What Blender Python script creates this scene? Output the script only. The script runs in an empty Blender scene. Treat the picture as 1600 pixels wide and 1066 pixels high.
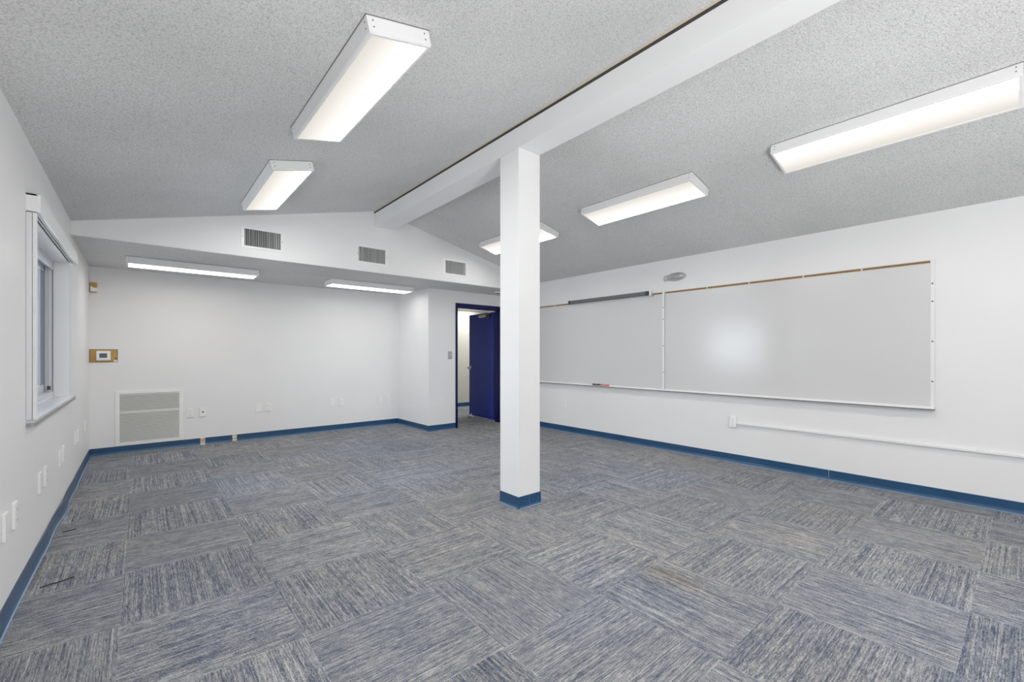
import bpy, bmesh, math, random
from mathutils import Vector, Matrix
C = bpy.context.scene.collection
random.seed(7)

# ---------------------------------------------------------------- room sizes
XL, XR = -0.503, 5.45            # left (window) wall, right (whiteboard) wall
YN, YS, YD, YB = -2.6, 5.78, 6.53, 7.68   # near wall, bulkhead face, door wall, back wall
XS = 3.68                        # side of the step wall
ZS = 2.413                       # soffit height
BX0, BX1, BZ = 2.425, 2.667, 3.04
def zl(x): return 2.545 + .2395 * (x - XL)
def zr(x): return 3.24 - .236 * (x - 2.66)
TW = 0.22                        # wall thickness

# ---------------------------------------------------------------- materials
def lin(c):
    return tuple(((v / 12.92) if v <= .04045 else ((v + .055) / 1.055) ** 2.4) for v in c)
def mat(name, col, rough=.5, metal=0., spec=.5, bump=None, var=None, coat=0.):
    m = bpy.data.materials.new(name); m.use_nodes = True
    nt = m.node_tree; b = nt.nodes['Principled BSDF']
    b.inputs['Base Color'].default_value = (*col, 1)
    b.inputs['Roughness'].default_value = rough
    b.inputs['Metallic'].default_value = metal
    b.inputs['Specular IOR Level'].default_value = spec
    b.inputs['Coat Weight'].default_value = coat
    tc = nt.nodes.new('ShaderNodeTexCoord')
    if var:
        s, amt = var
        n = nt.nodes.new('ShaderNodeTexNoise'); n.inputs['Scale'].default_value = s; n.inputs['Detail'].default_value = 4
        nt.links.new(tc.outputs['Object'], n.inputs['Vector'])
        mr = nt.nodes.new('ShaderNodeMapRange')
        mr.inputs['From Min'].default_value = .3; mr.inputs['From Max'].default_value = .7
        mr.inputs['To Min'].default_value = 1 - amt; mr.inputs['To Max'].default_value = 1 + amt * .4
        nt.links.new(n.outputs['Fac'], mr.inputs['Value'])
        mx = nt.nodes.new('ShaderNodeVectorMath'); mx.operation = 'SCALE'
        mx.inputs[0].default_value = col
        nt.links.new(mr.outputs[0], mx.inputs['Scale'])
        nt.links.new(mx.outputs[0], b.inputs['Base Color'])
    if bump:
        s, st, d = bump
        n = nt.nodes.new('ShaderNodeTexNoise'); n.inputs['Scale'].default_value = s; n.inputs['Detail'].default_value = 3
        nt.links.new(tc.outputs['Object'], n.inputs['Vector'])
        bp = nt.nodes.new('ShaderNodeBump'); bp.inputs['Strength'].default_value = st; bp.inputs['Distance'].default_value = d
        nt.links.new(n.outputs['Fac'], bp.inputs['Height'])
        nt.links.new(bp.outputs[0], b.inputs['Normal'])
    return m

M = {}
M['wall'] = mat('wall_paint', (.84, .84, .842), .42, spec=.35, bump=(28, .10, .01), var=(1.3, .025))
M['trimwhite'] = mat('white_paint', (.82, .82, .82), .4)
M['beam'] = mat('beam_paint', (.84, .84, .842), .5, spec=.3, bump=(9, .05, .01), var=(2, .02))
M['fixture'] = mat('fixture_enamel', (.80, .80, .80), .35, var=(6, .02))
M['plate'] = mat('plate_plastic', (.89, .89, .88), .3)
M['plate_grey'] = mat('steel_plate', (.38, .38, .38), .35, metal=.5)
M['hole'] = mat('dark_hole', (.03, .03, .03), .7)
M['shade_and_dark_parts'] = mat('shadow_gap', (.12, .12, .12), .8)  # dark colour for painted shade lines, also screws, slots and backings
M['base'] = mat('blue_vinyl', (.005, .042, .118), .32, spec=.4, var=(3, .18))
M['base_toe_glint'] = mat('blue_vinyl_toe_glint', (.10, .24, .42), .25, spec=.8)  # lighter blue, a highlight painted along the toe of the base
M['doorblue'] = mat('blue_door_paint', (.007, .019, .21), .38, spec=.22, var=(2, .15))
M['frameblue'] = mat('dark_blue_enamel', (.0006, .001, .050), .35, spec=.2)
M['chrome'] = mat('satin_chrome', (.7, .69, .66), .25, metal=1.)
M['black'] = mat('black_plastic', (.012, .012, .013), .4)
M['railgrey'] = mat('rail_grey', (.085, .088, .10), .42, metal=.2)
M['alu'] = mat('painted_aluminium', (.70, .70, .72), .35, metal=.25)
M['alu_win'] = mat('window_aluminium', (.62, .65, .70), .4, metal=.3)
M['winseal'] = mat('window_seal', (.16, .18, .22), .5)
M['board'] = mat('whiteboard_enamel', (.62, .62, .62), .20, spec=.7, var=(.9, .012))
M['cork'] = mat('cork_strip', (.20, .115, .045), .8, var=(60, .4))
M['corklight'] = mat('tan_edge', (.62, .50, .36), .7)
M['sill'] = mat('sill_stone', (.60, .62, .66), .18, var=(25, .15))
M['silledge'] = mat('sill_edge', (.30, .30, .29), .6, var=(60, .5))
M['blade'] = mat('vent_blade', (.50, .50, .50), .45)
M['louver'] = mat('grille_enamel', (.78, .78, .75), .45)
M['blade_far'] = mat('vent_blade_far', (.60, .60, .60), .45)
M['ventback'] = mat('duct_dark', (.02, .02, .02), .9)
M['gold'] = mat('brass_plate', (.46, .24, .035), .5, metal=0., var=(14, .2))
M['goldedge'] = mat('old_paint_edge', (.08, .055, .03), .7)
M['lcd'] = mat('lcd_glass', (.035, .055, .06), .2)
M['bare'] = mat('bare_wallboard', (.62, .47, .26), .8, var=(40, .45))
M['red'] = mat('red_plastic', (.62, .12, .09), .4)
M['lensdome'] = mat('grey_lens', (.42, .42, .43), .22, spec=.6)
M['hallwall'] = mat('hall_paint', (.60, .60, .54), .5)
M['raceway'] = mat('raceway_white', (.84, .84, .84), .3)
M['thread'] = mat('dark_thread', (.02, .02, .02), .9)
M['ground'] = mat('outside_paving', (.45, .45, .44), .8, var=(3, .2))

def glass():
    m = bpy.data.materials.new('window_glass'); m.use_nodes = True
    nt = m.node_tree; nt.nodes.remove(nt.nodes['Principled BSDF'])
    t = nt.nodes.new('ShaderNodeBsdfTransparent'); t.inputs[0].default_value = (.93, .96, .98, 1)
    g = nt.nodes.new('ShaderNodeBsdfGlossy'); g.inputs['Roughness'].default_value = .02
    f = nt.nodes.new('ShaderNodeFresnel'); f.inputs[0].default_value = 1.3
    x = nt.nodes.new('ShaderNodeMixShader')
    nt.links.new(f.outputs[0], x.inputs[0]); nt.links.new(t.outputs[0], x.inputs[1]); nt.links.new(g.outputs[0], x.inputs[2])
    nt.links.new(x.outputs[0], nt.nodes['Material Output'].inputs[0])
    return m
M['glass'] = glass()

def popcorn():
    m = bpy.data.materials.new('popcorn_ceiling'); m.use_nodes = True
    nt = m.node_tree; N = nt.nodes.new; L = nt.links.new; b = nt.nodes['Principled BSDF']
    b.inputs['Roughness'].default_value = .95; b.inputs['Specular IOR Level'].default_value = .1
    tc = N('ShaderNodeTexCoord')
    n1 = N('ShaderNodeTexNoise'); n1.inputs['Scale'].default_value = 115; n1.inputs['Detail'].default_value = 5; n1.inputs['Roughness'].default_value = .65
    L(tc.outputs['Object'], n1.inputs['Vector'])
    v = N('ShaderNodeTexVoronoi'); v.inputs['Scale'].default_value = 120
    L(tc.outputs['Object'], v.inputs['Vector'])
    n2 = N('ShaderNodeTexNoise'); n2.inputs['Scale'].default_value = 1.1; n2.inputs['Detail'].default_value = 3
    L(tc.outputs['Object'], n2.inputs['Vector'])
    h = N('ShaderNodeMath'); h.operation = 'SUBTRACT'; L(n1.outputs['Fac'], h.inputs[0])
    hv = N('ShaderNodeMath'); hv.operation = 'MULTIPLY'; hv.inputs[1].default_value = .35; L(v.outputs['Distance'], hv.inputs[0]); L(hv.outputs[0], h.inputs[1])
    bp = N('ShaderNodeBump'); bp.inputs['Strength'].default_value = 1.; bp.inputs['Distance'].default_value = .007
    L(h.outputs[0], bp.inputs['Height']); L(bp.outputs[0], b.inputs['Normal'])
    r = N('ShaderNodeValToRGB')
    r.color_ramp.elements[0].position = .12; r.color_ramp.elements[0].color = (.46, .46, .455, 1)
    r.color_ramp.elements[1].position = .40; r.color_ramp.elements[1].color = (.76, .76, .755, 1)
    L(h.outputs[0], r.inputs[0])
    mr = N('ShaderNodeMapRange'); mr.inputs['From Min'].default_value = .3; mr.inputs['From Max'].default_value = .7
    mr.inputs['To Min'].default_value = .92; mr.inputs['To Max'].default_value = 1.06
    L(n2.outputs['Fac'], mr.inputs['Value'])
    sc = N('ShaderNodeVectorMath'); sc.operation = 'SCALE'; L(r.outputs[0], sc.inputs[0]); L(mr.outputs[0], sc.inputs['Scale'])
    L(sc.outputs[0], b.inputs['Base Color'])
    return m
M['popcorn'] = popcorn()

def carpet():
    m = bpy.data.materials.new('carpet_tiles'); m.use_nodes = True
    nt = m.node_tree; N = nt.nodes.new; L = nt.links.new; b = nt.nodes['Principled BSDF']
    b.inputs['Roughness'].default_value = .95; b.inputs['Specular IOR Level'].default_value = .15
    tc = N('ShaderNodeTexCoord'); sx = N('ShaderNodeSeparateXYZ'); L(tc.outputs['Object'], sx.inputs[0])
    def ma(op, a, bb=None):
        n = N('ShaderNodeMath'); n.operation = op
        for i, q in enumerate((a, bb)):
            if q is None: continue
            if isinstance(q, (int, float)): n.inputs[i].default_value = q
            else: L(q, n.inputs[i])
        return n.outputs[0]
    P = .6525
    tx = ma('DIVIDE', ma('SUBTRACT', sx.outputs[0], .575), P)
    ty = ma('DIVIDE', ma('SUBTRACT', sx.outputs[1], .20), P)
    ix = ma('FLOOR', tx); iy = ma('FLOOR', ty)
    par = ma('FLOORED_MODULO', ma('ADD', ix, iy), 2.)          # odd: rows run along y
    one = ma('SUBTRACT', 1., par)
    along = ma('ADD', ma('MULTIPLY', sx.outputs[0], one), ma('MULTIPLY', sx.outputs[1], par))
    across = ma('ADD', ma('MULTIPLY', sx.outputs[1], one), ma('MULTIPLY', sx.outputs[0], par))
    cid = N('ShaderNodeCombineXYZ'); L(ix, cid.inputs[0]); L(iy, cid.inputs[1])
    wn = N('ShaderNodeTexWhiteNoise'); wn.noise_dimensions = '2D'; L(cid.outputs[0], wn.inputs['Vector'])
    tid = ma('MULTIPLY', wn.outputs['Value'], 37.)
    def nz(sa, sc, det=2, rough=.5, off=0):
        c = N('ShaderNodeCombineXYZ'); L(ma('MULTIPLY', along, sa), c.inputs[0]); L(ma('MULTIPLY', across, sc), c.inputs[1])
        L(ma('ADD', tid, off), c.inputs[2])
        n = N('ShaderNodeTexNoise'); n.inputs['Scale'].default_value = 1; n.inputs['Detail'].default_value = det
        n.inputs['Roughness'].default_value = rough; L(c.outputs[0], n.inputs['Vector']); return n.outputs['Fac']
    a = nz(1.2, 105, 2, .6); c2 = nz(26, 240, 1, .5, 5); g = nz(210, 330, 1, .5, 9); w = nz(7, 8, 3, .6, 3); d = nz(13, 60, 1, .5, 13)
    comb = ma('ADD', ma('ADD', ma('ADD', ma('MULTIPLY', a, .39), ma('MULTIPLY', c2, .34)), ma('MULTIPLY', d, .14)), ma('ADD', ma('MULTIPLY', g, .46), ma('MULTIPLY', w, .14)))
    # regular loop rows
    row = ma('SINE', ma('MULTIPLY', across, 2 * math.pi / .0105))
    comb = ma('ADD', comb, ma('MULTIPLY', row, .014))
    r = N('ShaderNodeValToRGB'); cr = r.color_ramp
    cr.elements[0].position = .54; cr.elements[0].color = (.016, .022, .040, 1)
    cr.elements[1].position = .93; cr.elements[1].color = (.47, .455, .42, 1)
    e = cr.elements.new(.65); e.color = (.052, .068, .108, 1)
    e = cr.elements.new(.76); e.color = (.178, .180, .186, 1)
    L(comb, r.inputs[0])
    # seams between tiles
    fx = ma('FRACT', tx); fy = ma('FRACT', ty)
    ex = ma('MINIMUM', fx, ma('SUBTRACT', 1., fx)); ey = ma('MINIMUM', fy, ma('SUBTRACT', 1., fy))
    seam = ma('LESS_THAN', ma('MINIMUM', ex, ey), .0035)
    # worn and tinted areas
    n2 = N('ShaderNodeTexNoise'); n2.inputs['Scale'].default_value = .55; n2.inputs['Detail'].default_value = 3; L(tc.outputs['Object'], n2.inputs['Vector'])
    tint = N('ShaderNodeMix'); tint.data_type = 'RGBA'; tint.blend_type = 'MULTIPLY'; tint.inputs['Factor'].default_value = 1.
    t2 = N('ShaderNodeValToRGB'); t2.color_ramp.elements[0].position = .38; t2.color_ramp.elements[0].color = (1.03, 1.0, .95, 1)
    t2.color_ramp.elements[1].position = .62; t2.color_ramp.elements[1].color = (.95, 1.0, 1.08, 1)
    L(n2.outputs['Fac'], t2.inputs[0]); L(r.outputs[0], tint.inputs['A']); L(t2.outputs[0], tint.inputs['B'])
    tv = N('ShaderNodeMapRange'); tv.inputs['To Min'].default_value = .97; tv.inputs['To Max'].default_value = 1.17; L(wn.outputs['Value'], tv.inputs['Value'])
    fac = ma('MULTIPLY', tv.outputs[0], ma('ADD', 1., ma('MULTIPLY', seam, .25)))
    # a brown stain in front of the column and a smaller one by the right wall
    def spot(x, y, rx, ry, rot, amt):
        mp = N('ShaderNodeMapping'); mp.vector_type = 'TEXTURE'
        mp.inputs['Location'].default_value = (x, y, 0); mp.inputs['Rotation'].default_value = (0, 0, rot); mp.inputs['Scale'].default_value = (rx, ry, 1)
        L(tc.outputs['Object'], mp.inputs[0])
        vl = N('ShaderNodeVectorMath'); vl.operation = 'LENGTH'; L(mp.outputs[0], vl.inputs[0])
        k = N('ShaderNodeMapRange'); k.inputs['From Min'].default_value = .2; k.inputs['From Max'].default_value = 1.
        k.inputs['To Min'].default_value = amt; k.inputs['To Max'].default_value = 0.
        L(vl.outputs['Value'], k.inputs['Value']); return k.outputs[0]
    st = ma('ADD', spot(2.36, 1.36, .12, .28, 0, .85), spot(3.9, 1.75, .45, .3, .4, .18))
    sm = N('ShaderNodeMix'); sm.data_type = 'RGBA'; sm.blend_type = 'MIX'
    mulb = N('ShaderNodeMix'); mulb.data_type = 'RGBA'; mulb.blend_type = 'MULTIPLY'; mulb.inputs['Factor'].default_value = 1
    L(tint.outputs['Result'], mulb.inputs['A']); mulb.inputs['B'].default_value = (.80, .72, .58, 1)
    L(st, sm.inputs['Factor']); L(tint.outputs['Result'], sm.inputs['A']); L(mulb.outputs['Result'], sm.inputs['B'])
    sc = N('ShaderNodeVectorMath'); sc.operation = 'SCALE'; L(sm.outputs['Result'], sc.inputs[0]); L(fac, sc.inputs['Scale'])
    L(sc.outputs[0], b.inputs['Base Color'])
    bp = N('ShaderNodeBump'); bp.inputs['Strength'].default_value = .5; bp.inputs['Distance'].default_value = .004
    L(comb, bp.inputs['Height']); L(bp.outputs[0], b.inputs['Normal'])
    return m
M['carpet'] = carpet()

def lens(name, axis, lo, hi, flip, dim, bright):
    """diffuser lens: brighter over the lamp, warm and dimmer toward one edge (object coordinates)"""
    m = bpy.data.materials.new(name); m.use_nodes = True
    nt = m.node_tree; N = nt.nodes.new; L = nt.links.new
    nt.nodes.remove(nt.nodes['Principled BSDF'])
    em = N('ShaderNodeEmission'); L(em.outputs[0], nt.nodes['Material Output'].inputs[0])
    tc = N('ShaderNodeTexCoord'); sx = N('ShaderNodeSeparateXYZ'); L(tc.outputs['Object'], sx.inputs[0])
    mr = N('ShaderNodeMapRange'); mr.inputs['From Min'].default_value = hi if flip else lo; mr.inputs['From Max'].default_value = lo if flip else hi
    L(sx.outputs[axis], mr.inputs['Value'])
    r = N('ShaderNodeValToRGB'); r.color_ramp.interpolation = 'EASE'
    r.color_ramp.elements[0].position = .0; r.color_ramp.elements[0].color = (0, 0, 0, 1)
    r.color_ramp.elements[1].position = .85; r.color_ramp.elements[1].color = (1, 1, 1, 1)
    e = r.color_ramp.elements.new(.5); e.color = (.008, .008, .008, 1)
    L(mr.outputs[0], r.inputs[0])
    ms = N('ShaderNodeMapRange'); ms.inputs['To Min'].default_value = dim; ms.inputs['To Max'].default_value = bright
    L(r.outputs[0], ms.inputs['Value']); L(ms.outputs[0], em.inputs['Strength'])
    cm = N('ShaderNodeMix'); cm.data_type = 'RGBA'; L(mr.outputs[0], cm.inputs['Factor'])
    cm.inputs['A'].default_value = (1, .93, .83, 1); cm.inputs['B'].default_value = (1, .985, .965, 1)
    L(cm.outputs['Result'], em.inputs['Color'])
    return m
BR = 26.
M['lens_a'] = lens('diffuser_lens', 0, -.15, .15, False, .56, BR)
M['lens_b'] = lens('diffuser_lens_flipped', 0, -.15, .15, True, .56, BR)
M['lens_s'] = lens('diffuser_lens_soffit', 0, -.15, .15, False, 3., BR * .4)

# ---------------------------------------------------------------- mesh helpers
class MB:
    def __init__(s): s.bm = bmesh.new(); s.mats = []
    def mi(s, m):
        if m not in s.mats: s.mats.append(m)
        return s.mats.index(m)
    def box(s, x0, x1, y0, y1, z0, z1, m=None, bev=0, seg=2, mtx=None):
        r = bmesh.ops.create_cube(s.bm, size=1)
        vs = r['verts']
        for v in vs:
            v.co = Vector(((x0 + x1) / 2 + v.co.x * (x1 - x0), (y0 + y1) / 2 + v.co.y * (y1 - y0), (z0 + z1) / 2 + v.co.z * (z1 - z0)))
        fs = set(f for v in vs for f in v.link_faces)
        if bev:
            es = list(set(e for v in vs for e in v.link_edges))
            bmesh.ops.recalc_face_normals(s.bm, faces=list(fs))
            rr = bmesh.ops.bevel(s.bm, geom=es, offset=bev, segments=seg, affect='EDGES', profile=.5)
            fs = set(f for f in rr['faces']) | set(f for f in fs if f.is_valid)
            vs = list(set(v for f in fs for v in f.verts))
            fs = set(f for v in vs for f in v.link_faces)
        i = s.mi(m)
        for f in fs: f.material_index = i
        if mtx is not None:
            for v in vs: v.co = mtx @ v.co
        return s
    def poly(s, pts, m=None):
        vs = [s.bm.verts.new(p) for p in pts]
        f = s.bm.faces.new(vs); f.material_index = s.mi(m); return f
    def prism(s, pts, d, m=None):
        """pts: closed 3D polygon, d: extrusion vector"""
        d = Vector(d); a = [s.bm.verts.new(p) for p in pts]; b = [s.bm.verts.new(Vector(p) + d) for p in pts]
        i = s.mi(m); fs = [s.bm.faces.new(a), s.bm.faces.new(list(reversed(b)))]
        n = len(pts)
        for k in range(n): fs.append(s.bm.faces.new((a[k], b[k], b[(k + 1) % n], a[(k + 1) % n])))
        for f in fs: f.material_index = i
        bmesh.ops.recalc_face_normals(s.bm, faces=fs)
        return s
    def cyl(s, p0, p1, r, m=None, n=20, r2=None):
        p0, p1 = Vector(p0), Vector(p1); d = p1 - p0
        q = d.to_track_quat('Z', 'Y').to_matrix().to_4x4()
        mt = Matrix.Translation((p0 + p1) / 2) @ q
        rr = bmesh.ops.create_cone(s.bm, cap_ends=True, segments=n, radius1=r, radius2=r if r2 is None else r2, depth=d.length, matrix=mt)
        i = s.mi(m)
        for f in set(f for v in rr['verts'] for f in v.link_faces): f.material_index = i; f.smooth = len(f.verts) == 4
        return s
    def ell(s, c, rx, ry, rz, m=None, u=24, v=14):
        rr = bmesh.ops.create_uvsphere(s.bm, u_segments=u, v_segments=v, radius=1)
        for q in rr['verts']: q.co = Vector((c[0] + q.co.x * rx, c[1] + q.co.y * ry, c[2] + q.co.z * rz))
        i = s.mi(m)
        for f in set(f for q in rr['verts'] for f in q.link_faces): f.material_index = i; f.smooth = True
        return s
    def strip(s, path, prof, m=None, toe=None):
        """sweep profile [(out,z)] along path [(x,y,nx,ny)]"""
        rows = [[s.bm.verts.new((x + nx * o, y + ny * o, z)) for o, z in prof] for x, y, nx, ny in path]
        i = s.mi(m); fs = []
        for a, b in zip(rows, rows[1:]):
            for k in range(len(prof) - 1):
                f = s.bm.faces.new((a[k], a[k + 1], b[k + 1], b[k])); f.material_index = i
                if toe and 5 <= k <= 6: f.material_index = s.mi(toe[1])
                f.smooth = False; fs.append(f)
        for r in (rows[0], rows[-1]):
            f = s.bm.faces.new(r); f.material_index = i; fs.append(f)
        bmesh.ops.recalc_face_normals(s.bm, faces=fs)
        return s
    def build(s, name, parent=None, loc=None):
        me = bpy.data.meshes.new(name); s.bm.to_mesh(me); s.bm.free()
        for m in s.mats: me.materials.append(m if not isinstance(m, str) else M[m])
        o = bpy.data.objects.new(name, me); C.objects.link(o)
        if parent is not None: o.parent = parent
        if loc is not None: o.location = loc
        return o

def struct(o): o['kind'] = 'structure'; return o
def tag(o, label, cat, group=None):
    o['label'] = label; o['category'] = cat
    if group: o['group'] = group
    return o
def thing(name, label, cat, mtx=None, group=None):
    o = bpy.data.objects.new(name, None); C.objects.link(o)
    o.empty_display_size = .1
    if mtx is not None: o.matrix_world = mtx
    return tag(o, label, cat, group)
def dup(root, label, mtx):
    r = root.copy(); C.objects.link(r); r.matrix_world = mtx; r['label'] = label
    for ch in root.children:
        c = ch.copy(); C.objects.link(c); c.parent = r; c.matrix_parent_inverse = ch.matrix_parent_inverse.copy()
        for g in ch.children:
            d = g.copy(); C.objects.link(d); d.parent = c
    return r
def frame(origin, out, up=(0, 0, 1)):
    """matrix whose local +z is 'out' of the wall and local +y is up"""
    z = Vector(out).normalized(); y = Vector(up).normalized(); x = y.cross(z)
    m = Matrix((x, y, z)).transposed().to_4x4(); m.translation = Vector(origin); return m

# ---------------------------------------------------------------- setting
struct(MB().box(XL - TW, 8.0, YN - TW, 9.3, -.12, 0, 'carpet').build('floor'))
# left wall with its window opening
WY0, WY1, WZ0, WZ1 = 3.735, 5.672, .893, 2.13
w = MB()
w.box(XL - TW, XL, YN - TW, WY0, 0, 2.7, 'wall').box(XL - TW, XL, WY1, YB + TW, 0, 2.7, 'wall')
w.box(XL - TW, XL, WY0, WY1, 0, WZ0, 'wall').box(XL - TW, XL, WY0, WY1, WZ1, 2.7, 'wall')
struct(w.build('wall_left'))
struct(MB().box(XR, XR + TW, YN - TW, YD + .12, 0, 2.75, 'wall').build('wall_right'))
struct(MB().box(XL, XS, YB, YB + TW, 0, ZS + .1, 'wall').build('wall_back'))
struct(MB().box(XS, XS + .12, YD + .12, YB + TW, 0, ZS + .1, 'wall').build('wall_step'))
# door wall with opening
DX0, DX1, DZ = 4.235, 5.215, 2.165
w = MB()
w.box(XS, DX0, YD, YD + .12, 0, ZS + .1, 'wall').box(DX1, XR, YD, YD + .12, 0, ZS + .1, 'wall').box(DX0, DX1, YD, YD + .12, DZ, ZS + .1, 'wall')
struct(w.build('wall_door'))
# near wall behind the camera
w = MB(); w.prism([(XL, YN, 0), (XR, YN, 0), (XR, YN, zr(XR) + .05), (2.55, YN, 3.30), (XL, YN, zl(XL) + .05)], (0, -TW, 0), 'wall')
struct(w.build('wall_near'))
# gable bulkhead above the alcove
w = MB(); w.prism([(XL, YS, ZS + .004), (XR, YS, ZS + .004), (XR, YS, zr(XR) + .03), (2.55, YS, 3.29), (XL, YS, zl(XL) + .03)], (0, .10, 0), 'wall')
struct(w.build('wall_gable'))
struct(MB().box(XL, XR, YS + .0005, YB + .02, ZS, ZS + .0035, 'popcorn').box(XL, XR, YS + .105, YB + .02, ZS + .0035, ZS + .12, 'popcorn').build('ceiling_soffit'))
# sloped ceilings
xm = 2.55
a = MB(); a.prism([(XL - TW, YN - TW, zl(XL - TW)), (xm, YN - TW, zl(xm)), (xm, YN - TW, zl(xm) + .12), (XL - TW, YN - TW, zl(XL - TW) + .12)], (0, YB - YN + 2 * TW, 0), 'popcorn')
struct(a.build('ceiling_left'))
a = MB(); a.prism([(xm, YN - TW, zr(xm)), (XR + TW, YN - TW, zr(XR + TW)), (XR + TW, YN - TW, zr(XR + TW) + .12), (xm, YN - TW, zr(xm) + .12)], (0, YB - YN + 2 * TW, 0), 'popcorn')
struct(a.build('ceiling_right'))
# ridge beam
def bxr(y): return 2.62 + (y - 0) * .0145
b = MB()
ys = [YN, 0, 2.9, YS]
def bsec(y): return [(BX0, y, BZ), (bxr(y), y, BZ), (bxr(y), y, 3.235), (BX0, y, 3.235)]
b.prism([(BX0, YN, BZ), (bxr(YN), YN, BZ), (bxr(YN), YN, 3.236), (BX0, YN, 3.228)], (0, YS - YN, 0), 'beam')
for v in b.bm.verts:
    if v.co.y > YS - .01 and v.co.x > BX0 + .01: v.co.x = bxr(YS)
bmo = struct(b.build('beam'))
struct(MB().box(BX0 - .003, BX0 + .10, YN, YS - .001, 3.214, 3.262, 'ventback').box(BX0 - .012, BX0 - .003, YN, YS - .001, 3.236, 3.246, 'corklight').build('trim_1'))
# column
col = struct(MB().box(2.42, 2.667, 2.78, 3.027, 0, BZ, 'beam', bev=.003).build('column'))

# cove base: profile (out, z) from top to toe
PROF = [(0, .100), (.003, .100), (.0045, .097), (.0045, .030), (.007, .016), (.013, .006), (.019, .0025), (.019, .0), (0, 0)]
TOE = (4, 'base_toe_glint')
def basepath(name, segs):
    m = MB()
    for p in segs:
        m.strip(p, PROF, 'base', TOE)
    return struct(m.build(name))
def prof_strip(m, p):
    m.strip(p, PROF, 'base')
    # mark toe faces that carry the painted highlight
basepath('baseboard_back', [[(XL + .004, YB, 0, -1), (.646, YB, 0, -1)], [(.703, YB, 0, -1), (1.036, YB, 0, -1)], [(1.093, YB, 0, -1), (XS, YB, 0, -1)]])
basepath('baseboard_right', [[(XR, YN, -1, 0), (XR, 1.357, -1, 0)], [(XR, 1.361, -1, 0), (XR, YD, -1, 0)]])
basepath('baseboard_step', [[(XS, YB, -1, 0), (XS, YD - .004, -1, 0)]])
basepath('baseboard_door', [[(XS - .004, YD, 0, -1), (4.212, YD, 0, -1)], [(5.255, YD, 0, -1), (XR, YD, 0, -1)]])
# the left one bulges away from the wall in places
path = []
for k in range(140):
    y = YN + (YB - YN) * k / 139
    o = .0 + .016 * math.exp(-((y - 5.15) / .28) ** 2) + .010 * math.exp(-((y - 5.95) / .22) ** 2) + .006 * math.exp(-((y - 4.3) / .2) ** 2) + .0015 * (1 + math.sin(y * 5.1))
    path.append((XL + o, y, 1, 0))
basepath('baseboard_left', [path])
m = MB()
for p in ([(2.42, 2.78, 0, -1), (2.667, 2.78, 0, -1)], [(2.42, 3.027, -1, 0), (2.42, 2.78, -1, 0)], [(2.667, 2.78, 1, 0), (2.667, 3.027, 1, 0)], [(2.667, 3.027, 0, 1), (2.42, 3.027, 0, 1)]):
    m.strip(p, PROF, 'base', TOE)
m.box(2.536, 2.539, 2.7745, 2.778, .01, .1, 'base_toe_glint')
m.box(2.4135, 2.4225, 2.7735, 2.7825, .0, .0995, 'base', bev=.002)
m.box(2.6645, 2.6735, 2.7735, 2.7825, .0, .0995, 'base', bev=.002)
struct(m.build('baseboard_column'))

# ---------------------------------------------------------------- hallway behind the door
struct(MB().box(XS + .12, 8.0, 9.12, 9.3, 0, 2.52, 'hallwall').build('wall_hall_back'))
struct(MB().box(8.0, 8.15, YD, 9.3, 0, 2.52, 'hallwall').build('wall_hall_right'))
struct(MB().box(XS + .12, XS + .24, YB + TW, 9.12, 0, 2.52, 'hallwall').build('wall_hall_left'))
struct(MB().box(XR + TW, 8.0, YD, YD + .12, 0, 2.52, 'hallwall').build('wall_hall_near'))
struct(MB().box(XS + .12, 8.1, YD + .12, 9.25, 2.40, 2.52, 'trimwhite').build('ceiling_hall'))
basepath('baseboard_hall', [[(XS + .24, 9.12, 0, -1), (8.0, 9.12, 0, -1)]])

# ---------------------------------------------------------------- door
# frame: trim around the opening
fr = MB()
for (x0, x1, z0, z1) in ((4.213, 4.258, 0, 2.205), (5.195, 5.240, 0, 2.205)):
    fr.box(x0, x1, YD - .012, YD + .135, z0, z1, 'frameblue', bev=.003)
fr.box(4.258, 5.195, YD - .012, YD + .135, 2.135, 2.205, 'frameblue', bev=.003)
fr.box(4.258, 4.272, YD + .06, YD + .10, 0, 2.135, 'frameblue'); fr.box(4.272, 5.181, YD + .06, YD + .10, 2.12, 2.135, 'frameblue')
dr = bpy.data.objects.new('door_1', None); C.objects.link(dr); struct(dr)
dr['label'] = 'dark blue painted door standing open into the hall'
fr.build('door_frame', dr)
hp = Vector((5.232, 6.745, 0)); ep = Vector((5.315, 7.70, 0)); dv = (ep - hp); LEN = dv.length
dm = Matrix.Translation(hp) @ Matrix.Rotation(math.atan2(dv.y, dv.x), 4, 'Z')   # local x along the leaf, +y = toward the opening side
leaf = MB().box(0, LEN, -.045, 0, .018, 2.125, 'doorblue', bev=.003).build('door_leaf', dr); leaf.matrix_world = dm
h = MB().box(-.06, 0.004, -.045, -.012, .018, 2.125, 'black').build('hinge_gap_shade', dr); h.matrix_world = dm  # black strip standing in for the shadowed gap beside the hinge
k = MB()
for sy in (1, -1):
    y0 = 0 if sy > 0 else -.045
    k.cyl((LEN - .065, y0, 1.02), (LEN - .065, y0 + sy * .012, 1.02), .034, 'chrome')
    k.cyl((LEN - .065, y0 + sy * .010, 1.02), (LEN - .065, y0 + sy * .045, 1.02), .013, 'chrome')
    k.ell((LEN - .065, y0 + sy * .058, 1.02), .030, .022, .030, 'chrome')
kk = k.build('door_knob', dr); kk.matrix_world = dm
cl = MB()
cl.box(.10, .44, .0, .055, 2.03, 2.09, 'chrome', bev=.006)          # closer body on the leaf
cl.box(.10, .20, .004, .062, 2.015, 2.10, 'black', bev=.006)
cl.cyl((.42, .028, 2.06), (.50, .028, 2.06), .02, 'chrome')
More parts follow.
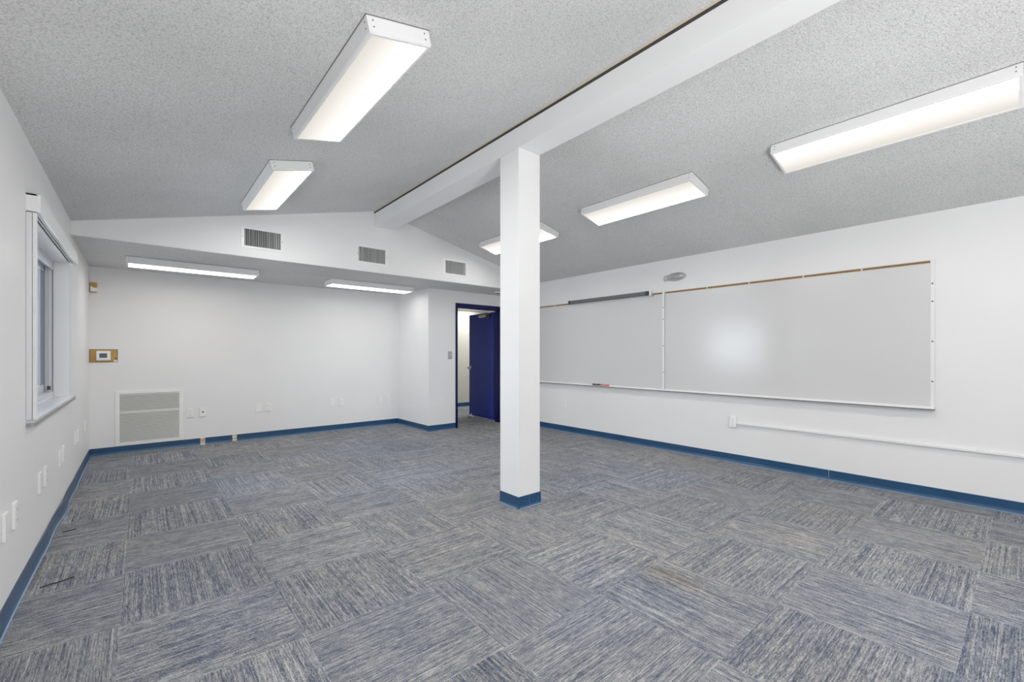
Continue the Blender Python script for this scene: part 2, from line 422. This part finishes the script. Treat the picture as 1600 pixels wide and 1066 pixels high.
cl.box(.02, .18, .015, .04, 2.105, 2.118, 'chrome', bev=.003)
co = cl.build('door_closer', dr); co.matrix_world = dm
am = MB().prism([(5.10, 6.60, 2.100), (5.13, 6.60, 2.100), (5.235, 6.90, 2.100), (5.205, 6.90, 2.100)], (0, 0, .012), 'chrome').build('closer_arm', dr)
st = MB().cyl((LEN - .12, .02, .0), (LEN - .12, .02, .05), .012, 'plate').box(LEN - .2, LEN - .05, .004, .03, .0, .02, 'plate', bev=.003).build('door_stop', dr); st.matrix_world = dm

# ---------------------------------------------------------------- window
wn = bpy.data.objects.new('window_1', None); C.objects.link(wn); struct(wn)
wn['label'] = 'aluminium sliding window set deep in the left wall'
x0, x1 = XL - TW, XL - .10
f = MB()
f.box(x0, x1, WY0, WY0 + .02, WZ0 + .03, WZ1, 'alu_win', bev=.003).box(x0, x1 - .004, WY1 - .018, WY1, WZ0 + .03, WZ1, 'alu_win', bev=.003).box(x1 - .006, x1, WY1 - .022, WY1, WZ0 + .03, WZ1, 'winseal').box(x1 - .026, x1 - .020, WY1 - .026, WY1 - .018, WZ0 + .03, WZ1, 'alu')
f.box(x0, x1, WY0 + .02, WY1 - .018, WZ1 - .05, WZ1, 'alu_win', bev=.003).box(x0, x1, WY0 + .02, WY1 - .018, WZ0 + .03, WZ0 + .075, 'alu_win', bev=.003)
f.box(x1 - .012, x1 + .004, WY0, WY1, WZ1 - .075, WZ1 - .05, 'alu_win')
f.build('window_frame', wn)
def sash(ya, yb, xa, xb, nm):
    s = MB(); t = .055
    s.box(xa, xb, ya, ya + t, WZ0 + .075, WZ1 - .05, 'alu_win', bev=.003).box(xa, xb, yb - t, yb, WZ0 + .075, WZ1 - .05, 'winseal', bev=.003)
    s.box(xa, xb, ya + t, yb - t, WZ0 + .075, WZ0 + .14, 'alu_win', bev=.003).box(xa, xb, ya + t, yb - t, WZ1 - .10, WZ1 - .05, 'alu_win', bev=.003)
    s.box(xa + .004, xb - .004, ya + t, ya + t + .012, WZ0 + .14, WZ1 - .10, 'winseal').box(xa + .004, xb - .004, yb - t - .15, yb - t, WZ0 + .14, WZ1 - .10, 'winseal')
    o = s.build('sash', wn)
    MB().box((xa + xb) / 2 - .002, (xa + xb) / 2 + .002, ya + t, yb - t, WZ0 + .135, WZ1 - .095, 'glass').build('pane', o)
ymid = (WY0 + WY1) / 2
sash(WY0 + .02, ymid + .03, x1 - .104, x1 - .078, 'a')
sash(ymid - .03, WY1 - .018, x1 - .076, x1 - .050, 'b')
MB().box(x1 - .036, x1 - .014, WY1 - .040, WY1 - .018, WZ0 + .09, WZ0 + .125, 'black', bev=.002).build('window_latch', wn)
s = MB(); s.box(XL - .105, XL + .034, WY0 - .03, WY1 + .09, WZ0 + .002, WZ0 + .028, 'sill', bev=.003)
s.box(XL + .0005, XL + .0355, WY0 - .032, WY1 + .092, WZ0 - .010, WZ0 + .012, 'silledge')
s.build('window_sill', wn)
MB().box(XL + .0005, XL + .024, WY0 - .034, WY0 - .002, WZ0 + .03, 2.115, 'alu', bev=.002).box(XL + .026, XL + .043, WY0 - .034, WY0 - .004, WZ0 + .03, 2.115, 'trimwhite', bev=.003).build('side_channel', wn)
MB().box(XL - .004, XL + .010, WY1 + .002, WY1 + .018, WZ0 + .03, 2.11, 'alu', bev=.002).build('corner_bead', wn)
# valance with the blind tracks
v = thing('blind_valance', 'white boxed blind valance mounted over the window on the left wall', 'valance', Matrix.Translation((XL, 4.60, 2.17)))
def loc(mb, name, par):
    o = mb.build(name, par); o.matrix_parent_inverse = par.matrix_world.inverted(); return o
VY0, VY1 = 3.690, 5.62
MB_ = MB().box(XL + .046, XL + .060, VY0, VY1, 2.116, 2.222, 'trimwhite', bev=.002).box(XL, XL + .047, VY0, VY0 + .014, 2.120, 2.222, 'trimwhite', bev=.002)
MB_.box(XL, XL + .047, VY1 - .012, VY1, 2.125, 2.222, 'trimwhite', bev=.002).box(XL, XL + .05, VY0, VY1, 2.210, 2.222, 'trimwhite')
MB_.box(XL, XL + .058, VY0 + .002, VY1, 2.222, 2.2245, 'shade_and_dark_parts')  # dark strip drawn as the shadow line over the valance
loc(MB_, 'valance_box', v)
t = MB()
t.box(XL + .002, XL + .040, VY0 + .016, VY1 - .014, 2.150, 2.175, 'alu').box(XL + .008, XL + .014, VY0 + .016, VY1 - .014, 2.132, 2.150, 'black').box(XL + .022, XL + .028, VY0 + .016, VY1 - .014, 2.132, 2.150, 'black')
t.box(XL + .0150, XL + .0205, VY0 + .016, VY1 - .014, 2.128, 2.150, 'alu').box(XL + .030, XL + .036, VY0 + .016, VY1 - .014, 2.128, 2.150, 'alu')
loc(t, 'blind_track', v)
# ground outside
struct(MB().box(-9, XL - TW - .01, -6, 14, -.3, -.12, 'ground').build('ground_outside'))

# ---------------------------------------------------------------- ceiling lights
FW, FL, FH = .33, 1.31, .076
def fixture(name, label, mtx, lensmat, L_=FL):
    """local: x across, y along, z away from the ceiling (down)"""
    t = thing(name, label, 'ceiling light', mtx, 'surface mounted ceiling light boxes')
    hw, hl = FW / 2, L_ / 2
    b = MB()
    b.box(-hw, -hw + .012, -hl, hl, .002, FH, 'fixture', bev=.002).box(hw - .012, hw, -hl, hl, .002, FH, 'fixture', bev=.002)
    b.box(-hw + .012, hw - .012, -hl, -hl + .012, .002, FH, 'fixture', bev=.002).box(-hw + .012, hw - .012, hl - .012, hl, .002, FH, 'fixture', bev=.002)
    b.box(-hw + .012, hw - .012, -hl + .012, hl - .012, .002, .01, 'fixture')
    for sx in (-1, 1):
        for sy in (-1, 1):
            for zz in (.022, .050):
                b.cyl((sx * (hw - .028), sy * (hl - .001), zz), (sx * (hw - .028), sy * (hl + .0012), zz), .0042, 'shade_and_dark_parts', 8)
                b.cyl((sx * (hw - .001), sy * (hl - .028), zz), (sx * (hw + .0012), sy * (hl - .028), zz), .0042, 'shade_and_dark_parts', 8)
    b.box(-hw - .0035, hw + .0035, -hl - .0035, hl + .0035, .0005, .0035, 'shade_and_dark_parts')  # dark rim drawn as the shade line between box and ceiling
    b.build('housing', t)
    r = MB(); q = .020
    r.box(-hw + .004, -hw + q, -hl + .004, hl - .004, FH - .006, FH + .004, 'fixture', bev=.0015).box(hw - q, hw - .004, -hl + .004, hl - .004, FH - .006, FH + .004, 'fixture', bev=.0015)
    r.box(-hw + q, hw - q, -hl + .004, -hl + q, FH - .006, FH + .004, 'fixture', bev=.0015).box(-hw + q, hw - q, hl - q, hl - .004, FH - .006, FH + .004, 'fixture', bev=.0015)
    r.build('lens_frame', t)
    d = MB(); d.poly([(-hw + q, -hl + q, FH - .001), (hw - q, -hl + q, FH - .001), (hw - q, hl - q, FH - .001), (-hw + q, hl - q, FH - .001)], lensmat)
    d.build('diffuser', t)
    return t
def slope_m(xc, yc, side):
    if side == 'L': d = Vector((1, 0, .2395)).normalized(); z = zl(xc)
    else: d = Vector((1, 0, -.236)).normalized(); z = zr(xc)
    y = Vector((0, 1, 0)); n = d.cross(y)            # up
    zz = -n; x = y.cross(zz)
    m = Matrix((x, y, zz)).transposed().to_4x4(); m.translation = Vector((xc, yc, z)); return m
# x axis of the fixture frame points toward -X of the room, so 'a' and 'b' lenses pick the bright side
XLc, XRc = .942, 3.990
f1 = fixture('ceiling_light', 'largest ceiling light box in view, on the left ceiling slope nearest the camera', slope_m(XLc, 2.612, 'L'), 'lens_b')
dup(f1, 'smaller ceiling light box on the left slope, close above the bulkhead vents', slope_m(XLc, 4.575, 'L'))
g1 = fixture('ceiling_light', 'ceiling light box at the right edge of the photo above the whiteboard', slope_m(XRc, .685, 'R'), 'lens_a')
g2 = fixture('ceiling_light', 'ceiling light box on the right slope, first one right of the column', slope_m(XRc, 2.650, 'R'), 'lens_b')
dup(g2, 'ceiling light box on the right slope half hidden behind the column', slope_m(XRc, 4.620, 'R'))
dup(f1, 'added unseen ceiling light box on the left slope just overhead of the camera', slope_m(XLc, .645, 'L'))  # this and the next two are out of view, added for light
dup(f1, 'added unseen ceiling light box on the left slope behind the camera', slope_m(XLc, -1.32, 'L'))
dup(g2, 'added unseen ceiling light box on the right slope behind the camera', slope_m(XRc, -1.28, 'R'))
def flat_m(xc, yc):
    # local y along room x, local x along room y, z down
    m = Matrix(((0, 1, 0), (1, 0, 0), (0, 0, -1))).to_4x4(); m.translation = Vector((xc, yc, ZS)); return m
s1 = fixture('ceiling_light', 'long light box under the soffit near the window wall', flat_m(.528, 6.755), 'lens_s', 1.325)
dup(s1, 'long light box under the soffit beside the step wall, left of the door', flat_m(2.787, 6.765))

# ---------------------------------------------------------------- vents on the bulkhead
def vent(x0, x1, z0, z1, label, shade):
    cx, cz = (x0 + x1) / 2, (z0 + z1) / 2; hw, hh = (x1 - x0) / 2, (z1 - z0) / 2
    t = thing('air_vent', label, 'vent', frame((cx, YS, cz), (0, -1, 0)), 'supply vents on the bulkhead')
    f = MB(); q = .034
    f.box(-hw, -hw + q, -hh, hh, .0, .008, 'plate', bev=.003).box(hw - q, hw, -hh, hh, .0, .008, 'plate', bev=.003)
    f.box(-hw + q, hw - q, -hh, -hh + q * .85, .0, .008, 'plate', bev=.003).box(-hw + q, hw - q, hh - q * .85, hh, .0, .008, 'plate', bev=.003)
    f.cyl((-hw + .016, 0, .007), (-hw + .016, 0, .010), .005, 'shade_and_dark_parts', 10); f.cyl((hw - .016, 0, .007), (hw - .016, 0, .010), .005, 'shade_and_dark_parts', 10)
    f.build('vent_frame', t)
    MB().box(-hw + q, hw - q, -hh + q * .85, hh - q * .85, .0005, .0015, 'ventback').build('duct_opening', t)
    b = MB(); n = 20
    for i in range(n):
        x = -hw + q + (i + .5) * (2 * hw - 2 * q) / n
        b.box(-.0010, .0010, -hh + q * .85, hh - q * .85, -.0062, .0062, shade, mtx=Matrix.Translation((x, 0, .0085)) @ Matrix.Rotation(math.radians(25 + random.uniform(-14, 14)), 4, 'Y'))
    b.build('blades', t)
vent(.863, 1.305, 2.512, 2.762, 'white air vent on the bulkhead nearest the window, with dark gaps between blades', 'blade')
vent(2.173, 2.616, 2.516, 2.766, 'air vent on the bulkhead directly below the end of the ceiling beam', 'blade')
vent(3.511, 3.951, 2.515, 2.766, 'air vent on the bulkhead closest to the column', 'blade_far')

# ---------------------------------------------------------------- return grille on the back wall
gx0, gx1, gz0, gz1 = -.258, .448, .103, .820
t = thing('return_grille', 'large white louvered return air grille low on the back wall', 'grille', frame(((gx0 + gx1) / 2, YB, (gz0 + gz1) / 2), (0, -1, 0)))
hw, hh = (gx1 - gx0) / 2, (gz1 - gz0) / 2; q = .043
f = MB()
f.box(-hw, -hw + q, -hh, hh, 0, .012, 'plate', bev=.003).box(hw - q, hw, -hh, hh, 0, .012, 'plate', bev=.003)
f.box(-hw + q, hw - q, -hh, -hh + q, 0, .012, 'plate', bev=.003).box(-hw + q, hw - q, hh - q, hh, 0, .012, 'plate', bev=.003)
f.build('grille_frame', t)
MB().box(-hw + q, hw - q, -hh + q, hh - q, .0005, .0015, 'shade_and_dark_parts').build('backing', t)
l = MB(); n = 34; H = 2 * hh - 2 * q
for i in range(n):
    z = hh - q - (i + .6) * H / n
    if i == 12:
        l.box(-hw + q, hw - q, z - .011, z + .009, .002, .011, 'louver'); continue
    l.box(-hw + q, hw - q, -.0095, .0095, -.0008, .0008, 'louver', mtx=Matrix.Translation((0, z, .008)) @ Matrix.Rotation(math.radians(-55), 4, 'X'))
l.box(-hw + q, hw - q, hh - q - .012, hh - q - .006, .002, .010, 'louver')
l.build('louvers', t)
MB().box(hw - .020, hw - .004, hh - .095, hh - .085, .011, .026, 'plate', bev=.002).build('latch', t)

# ---------------------------------------------------------------- thermostat and sensor
t = thing('thermostat', 'white thermostat with a dark screen on a brass coloured plate on the back wall', 'thermostat', frame((-.367, YB, 1.28), (0, -1, 0)))
p = MB(); p.box(-.134, .134, -.084, .084, .0, .003, 'goldedge', bev=.001); p.box(-.128, .128, -.078, .078, .002, .005, 'gold', bev=.001)
p.cyl((.112, -.030, .004), (.112, -.030, .007), .010, 'goldedge', 12).box(.095, .13, -.078, -.058, .004, .007, 'plate', bev=.001).build('back_plate', t)
MB().box(-.070, .066, -.060, .062, .005, .034, 'plate', bev=.012, seg=4).build('thermostat_body', t)
MB().box(-.040, .034, -.026, .032, .033, .0355, 'lcd', bev=.001).build('screen', t)
t = thing('motion_sensor', 'small brass and white sensor high in the corner beside the window wall', 'sensor', frame((-.462, YB, 2.146), (0, -1, 0)))
MB().box(-.034, .034, -.064, .064, .0, .040, 'gold', bev=.008, seg=3).build('sensor_body', t)
MB().prism([(-.026, -.054, .0385), (.036, -.050, .0385), (.036, -.004, .0385), (.004, -.006, .0385), (-.026, .016, .0385)], (0, 0, .006), 'plate').build('sensor_lens', t)

# ---------------------------------------------------------------- wall plates
def plate_obj(name, label, cat, group, pos, out, w, h, kind, d=.014, m='plate'):
    t = thing(name, label, cat, frame(pos, out), group)
    MB().box(-w / 2, w / 2, -h / 2, h / 2, .0, d, m, bev=.0035, seg=3).build('cover_plate', t)
    if kind == 'duplex':
        for s_ in (1, -1):
            r = MB(); r.box(-.017, .017, s_ * .027 - .020, s_ * .027 + .020, d - .001, d + .0018, m, bev=.006 if 0 else .002)
            rr = r.build('receptacle', t)
            k = MB(); k.box(-.0085, -.0060, s_ * .027 - .003, s_ * .027 + .008, d + .0015, d + .0023, 'shade_and_dark_parts').box(.0060, .0085, s_ * .027 - .003, s_ * .027 + .007, d + .0015, d + .0023, 'shade_and_dark_parts')
            k.cyl((0, s_ * .027 - .010, d + .0013), (0, s_ * .027 - .010, d + .0023), .003, 'shade_and_dark_parts', 10); k.build('slots', rr)
        MB().cyl((0, 0, d - .001), (0, 0, d + .0012), .0035, 'plate_grey', 10).build('screw', t)
    elif kind == 'hole':
        MB().cyl((0, 0, d - .002), (0, 0, d + .0015), .011, 'black', 16).build('cable_port', t)
    elif kind == 'blank':
        for s_ in (1, -1): MB().cyl((0, s_ * h * .32, d - .001), (0, s_ * h * .32, d + .0008), .003, 'plate', 10).build('screw', t)
    elif kind == 'switch':
        MB().box(-.006, .006, -.013, .013, d - .001, d + .010, 'plate', bev=.002).build('toggle', t)
        for s_ in (1, -1): MB().cyl((0, s_ * h * .36, d - .001), (0, s_ * h * .36, d + .001), .0035, 'shade_and_dark_parts', 10).build('screw', t)
    elif kind == 'jack':
        MB().box(-.012, .012, -.014, .014, d - .001, d + .002, 'plate', bev=.001).box(-.005, .005, -.005, .005, d + .0015, d + .003, 'shade_and_dark_parts').build('jack', t)
    return t
B = (0, -1, 0); G = 'wall plates along the back wall'
ZP = .474
plate_obj('outlet', 'white duplex outlet on the back wall immediately right of the return grille', 'outlet', G, (.528, YB, ZP), B, .076, .132, 'duplex')
plate_obj('cable_plate', 'white wall plate with a round black port, right of the grille', 'wall plate', G, (.676, YB, ZP - .002), B, .076, .132, 'hole')
plate_obj('blank_plate', 'blank white wall plate above the blue base right of its two bare patches', 'wall plate', G, (1.380, YB, ZP + .003), B, .084, .135, 'blank')
plate_obj('outlet', 'white duplex outlet paired with the blank plate near the middle of the back wall', 'outlet', G, (1.518, YB, ZP), B, .074, .132, 'duplex')
plate_obj('blank_plate', 'blank white plate on the right half of the back wall, second pair from step', 'wall plate', G, (2.476, YB, ZP), B, .074, .132, 'blank')
plate_obj('outlet', 'white duplex outlet on the right half of the back wall, second pair from the step', 'outlet', G, (2.626, YB, ZP - .002), B, .076, .13, 'duplex')
plate_obj('blank_plate', 'blank white plate in the pair next to the step wall corner', 'wall plate', G, (3.328, YB, ZP), B, .080, .132, 'blank')
plate_obj('outlet', 'white duplex outlet closest to the step wall corner', 'outlet', G, (3.482, YB, ZP), B, .074, .132, 'duplex')
plate_obj('outlet', 'white plate low on the short wall between the step corner and the blue door', 'outlet', None, (3.910, YD, ZP), B, .074, .132, 'duplex')
plate_obj('light_switch', 'grey light switch left of the blue door frame', 'switch', None, (4.098, YD, 1.285), B, .078, .132, 'switch', m='plate_grey')
Lw = (1, 0, 0); G = 'wall plates along the window wall'
for y, nm, kd, lb in ((3.165, 'blank_plate', 'blank', 'blank white plate on the window wall nearest the camera'),
                      (3.365, 'outlet', 'duplex', 'white outlet on the window wall, second plate from the camera'),
                      (4.105, 'blank_plate', 'blank', 'white plate with dark near edge, in the second pair along the window wall'),
                      (4.305, 'outlet', 'duplex', 'white outlet, far one of the second pair along the window wall'),
                      (5.000, 'outlet', 'duplex', 'white outlet, near one of the pair below the middle of the window sill'),
                      (5.190, 'outlet', 'duplex', 'white outlet, far one of the pair below the middle of the window sill'),
                      (6.095, 'blank_plate', 'blank', 'white plate on the window wall just past the far end of the sill'),
                      (6.290, 'outlet', 'duplex', 'white outlet beyond the far end of the window sill, second plate there'),
                      (7.050, 'jack_plate', 'jack', 'single white plate on the window wall closest to the far corner')):
    plate_obj(nm, lb, 'outlet' if nm == 'outlet' else 'wall plate', G, (XL, y, ZP + .002), Lw, .076, .132, kd, d=.014)
Rw = (-1, 0, 0)
plate_obj('outlet', 'white outlet on the right wall below the left whiteboard beside the column', 'outlet', None, (XR, 5.068, .466), Rw, .076, .13, 'duplex')
t = plate_obj('outlet_box', 'surface mounted white outlet box where the white raceway begins', 'outlet', None, (XR, 2.312, .490), Rw, .078, .130, 'duplex', d=.042)
# raceway
r = MB(); r.box(XR - .030, XR, YN, 2.272, .464, .486, 'raceway', bev=.004)
tag(r.build('cable_raceway'), 'thin white cable raceway running along the right wall from the outlet box', 'raceway')

# ---------------------------------------------------------------- whiteboards
def board(y0, y1, label, ends):
    t = thing('whiteboard', label, 'whiteboard', frame((XR, (y0 + y1) / 2, 1.475), (-1, 0, 0)), 'whiteboards on the right wall')
    hw = (y1 - y0) / 2; zb, zt = .815 - 1.475, 2.147 - 1.475        # local x runs along -Y of the room (toward camera)... sign handled by symmetry
    MB().box(-hw + .012, hw - .012, zb + .01, zt - .03, .004, .022, 'board', bev=.001).build('writing_surface', t)
    c = MB(); c.box(-hw + .010, hw - .018, zt - .022, zt - .004, .004, .016, 'cork').box(-hw + .010, hw - .010, zt - .004, zt + .001, .0, .024, 'corklight').box(-hw + .010, hw - .018, zt - .031, zt - .024, .004, .024, 'corklight')
    for xx in (-.75, -.25, .3, .8):
        c.box(xx, xx + .012, zt - .024, zt - .002, .015, .020, 'alu')
    c.build('cork_rail', t)
    f = MB(); f.box(-hw, hw, zb - .004, zb + .012, .0, .034, 'trimwhite', bev=.002).box(-hw, hw, zb - .016, zb - .004, .0, .062, 'shade_and_dark_parts').box(-hw, hw, zb - .006, zb - .001, .034, .066, 'trimwhite', bev=.001)  # middle box is a dark strip painted as shade under the tray
    f.build('marker_tray', t)
    for sx in ends:
        e = MB(); xa = sx * (hw - .014)
        e.box(xa - .014, xa + .014, zb, zt + .002, .0, .026, 'trimwhite', bev=.003)
        for zz in (.46, .30, -.06, -.42):
            e.cyl((xa, zz, .024), (xa, zz, .0275), .0080, 'shade_and_dark_parts', 10)
        e.build('end_trim', t)
    return t
board(.562, 3.217, 'larger looking whiteboard on the right wall, right of the white divider', (1,))
board(3.222, 5.884, 'whiteboard on the right wall partly hidden behind the column', (-1, 1))
# rail hanging on the board top
t = thing('map_rail', 'long dark grey rail with black ends hanging along the top of the left whiteboard', 'rail', frame((XR - .060, 4.18, 2.152), (-1, 0, 0)))
MB().box(-.70, .70, -.030, .024, -.022, .022, 'railgrey', bev=.008, seg=3).box(-.69, .69, -.006, .0, .020, .026, 'railgrey').build('rail_body', t)
for sx in (-1, 1): MB().box(sx * .72 - .024, sx * .72 + .024, -.032, .026, -.024, .024, 'black', bev=.004).build('end_cap', t)
MB().box(.760, .790, -.040, .032, -.05, .02, 'plate', bev=.003).box(.792, .800, -.05, -.01, -.05, .02, 'plate_grey').build('hanger', t)
# markers in the tray
def marker(y, L_, m, z, label, rot=0):
    z += .004
    t = thing('marker', label, 'marker', Matrix.Translation((XR - .046, y, z)) @ Matrix.Rotation(rot, 4, 'Z'), 'markers in the whiteboard tray')
    MB().cyl((0, -L_ / 2, 0), (0, L_ * .2, 0), .0125, m, 16).cyl((0, L_ * .2, 0), (0, L_ * .22, 0), .013, m, 16).build('barrel', t)
    MB().cyl((0, L_ * .22, 0), (0, L_ / 2, 0), 0.0135, m, 16).build('cap', t)
marker(4.365, .15, 'black', .826, 'black marker lying in the tray of the left whiteboard')
marker(4.20, .14, 'red', .825, 'red marker next to the black one in the tray', .08)

# ---------------------------------------------------------------- oval emergency light
t = thing('emergency_light', 'oval grey emergency light on the right wall above the whiteboards', 'emergency light', frame((XR, 3.065, 2.333), (-1, 0, 0)))
MB().ell((0, 0, .0), .150, .058, .030, 'lensdome').build('housing', t)
MB().ell((.02, .004, .010), .118, .046, .034, 'plate_grey').build('lens_cover', t)
MB().ell((-.142, -.006, .012), .028, .040, .030, 'lensdome', 16, 10).build('end_lamp', t)
MB().ell((.085, .0, .026), .030, .026, .022, 'chrome', 16, 10).build('lamp_head', t)

# ---------------------------------------------------------------- bare patches, soffit vent, threads
for i, (x0, x1, lb) in enumerate(((.648, .701, 'first bare tan wallboard patch showing through the blue base, nearer the grille'), (1.038, 1.091, 'second bare patch in the blue base, with pale scraped stripes'))):
    m = MB(); m.box(x0, x1, YB - .002, YB, .002, .095, 'bare')
    for z in ((.02, .03), (.06, .075)) if i else ((.006, .018),):
        m.box(x0, x1, YB - .0028, YB - .001, z[0], z[1], 'plate')
    tag(m.build('bare_patch'), lb, 'patch', 'bare patches in the base')
t = thing('ceiling_fitting', 'small dark fitting under the soffit next to the column', 'ceiling fitting', Matrix.Translation((4.86, 6.16, ZS)))  # small dark round fitting, kind not known
MB().cyl((0, 0, -.022), (0, 0, 0), .055, 'plate', 24).build('rim', t)
MB().cyl((0, 0, -.026), (0, 0, -.018), .042, 'black', 24).build('grille', t)
def threadobj(pts, label):
    m = MB()
    for a_, b_ in zip(pts, pts[1:]): m.cyl((*a_, .004), (*b_, .004), .0035, 'thread', 6)
    tag(m.build('carpet_thread'), label, 'thread', 'loose dark threads')
threadobj([(-.43, 3.55), (-.39, 3.57), (-.36, 3.57), (-.30, 3.60)], 'dark loose thread on the carpet by the left base, nearer one')
threadobj([(-.44, 4.55), (-.40, 4.56), (-.37, 4.58)], 'short dark thread on the carpet where the left base bulges')

# ---------------------------------------------------------------- lights
def area(name, loc_, rot, sx, sy, power, col=(1, 1, 1)):
    l = bpy.data.lights.new(name, 'AREA'); l.shape = 'RECTANGLE'; l.size = sx; l.size_y = sy; l.energy = power; l.color = col
    o = bpy.data.objects.new(name, l); C.objects.link(o); o.location = loc_; o.rotation_euler = rot; return o
area('added_hall_fill', (6.2, 8.2, 2.39), (0, 0, 0), .5, 1.6, 24, (1, .97, .9))  # unseen lamp added to brighten the hallway

def add_ceiling_fill(loc_, power):  # unseen upward spot added as fill light for the ceiling
    l = bpy.data.lights.new('added_ceiling_fill', 'SPOT'); l.energy = power; l.spot_size = math.radians(165); l.spot_blend = .6; l.shadow_soft_size = .35
    o = bpy.data.objects.new('added_ceiling_fill', l); C.objects.link(o); o.location = loc_; o.rotation_euler = (math.pi, 0, 0)
add_ceiling_fill((1.0, -1.5, .3), 330)
w = bpy.data.worlds.new('world'); bpy.context.scene.world = w; w.use_nodes = True
bg = w.node_tree.nodes['Background']; bg.inputs[0].default_value = (.88, .94, 1., 1); bg.inputs[1].default_value = 8.5

# ---------------------------------------------------------------- camera
cam = bpy.data.cameras.new('camera'); co = bpy.data.objects.new('camera', cam); C.objects.link(co)
co.location = (0, 0, 1.30); co.rotation_euler = (math.pi / 2, 0, -.7013)
cam.sensor_width = 36; cam.lens = 686.0 / 1600 * 36; cam.shift_y = 20.7 / 1600; cam.clip_start = .05
bpy.context.scene.camera = co
vs = bpy.context.scene.view_settings
vs.view_transform = 'Standard'; vs.look = 'None'; vs.exposure = 0.42; vs.gamma = 1.30
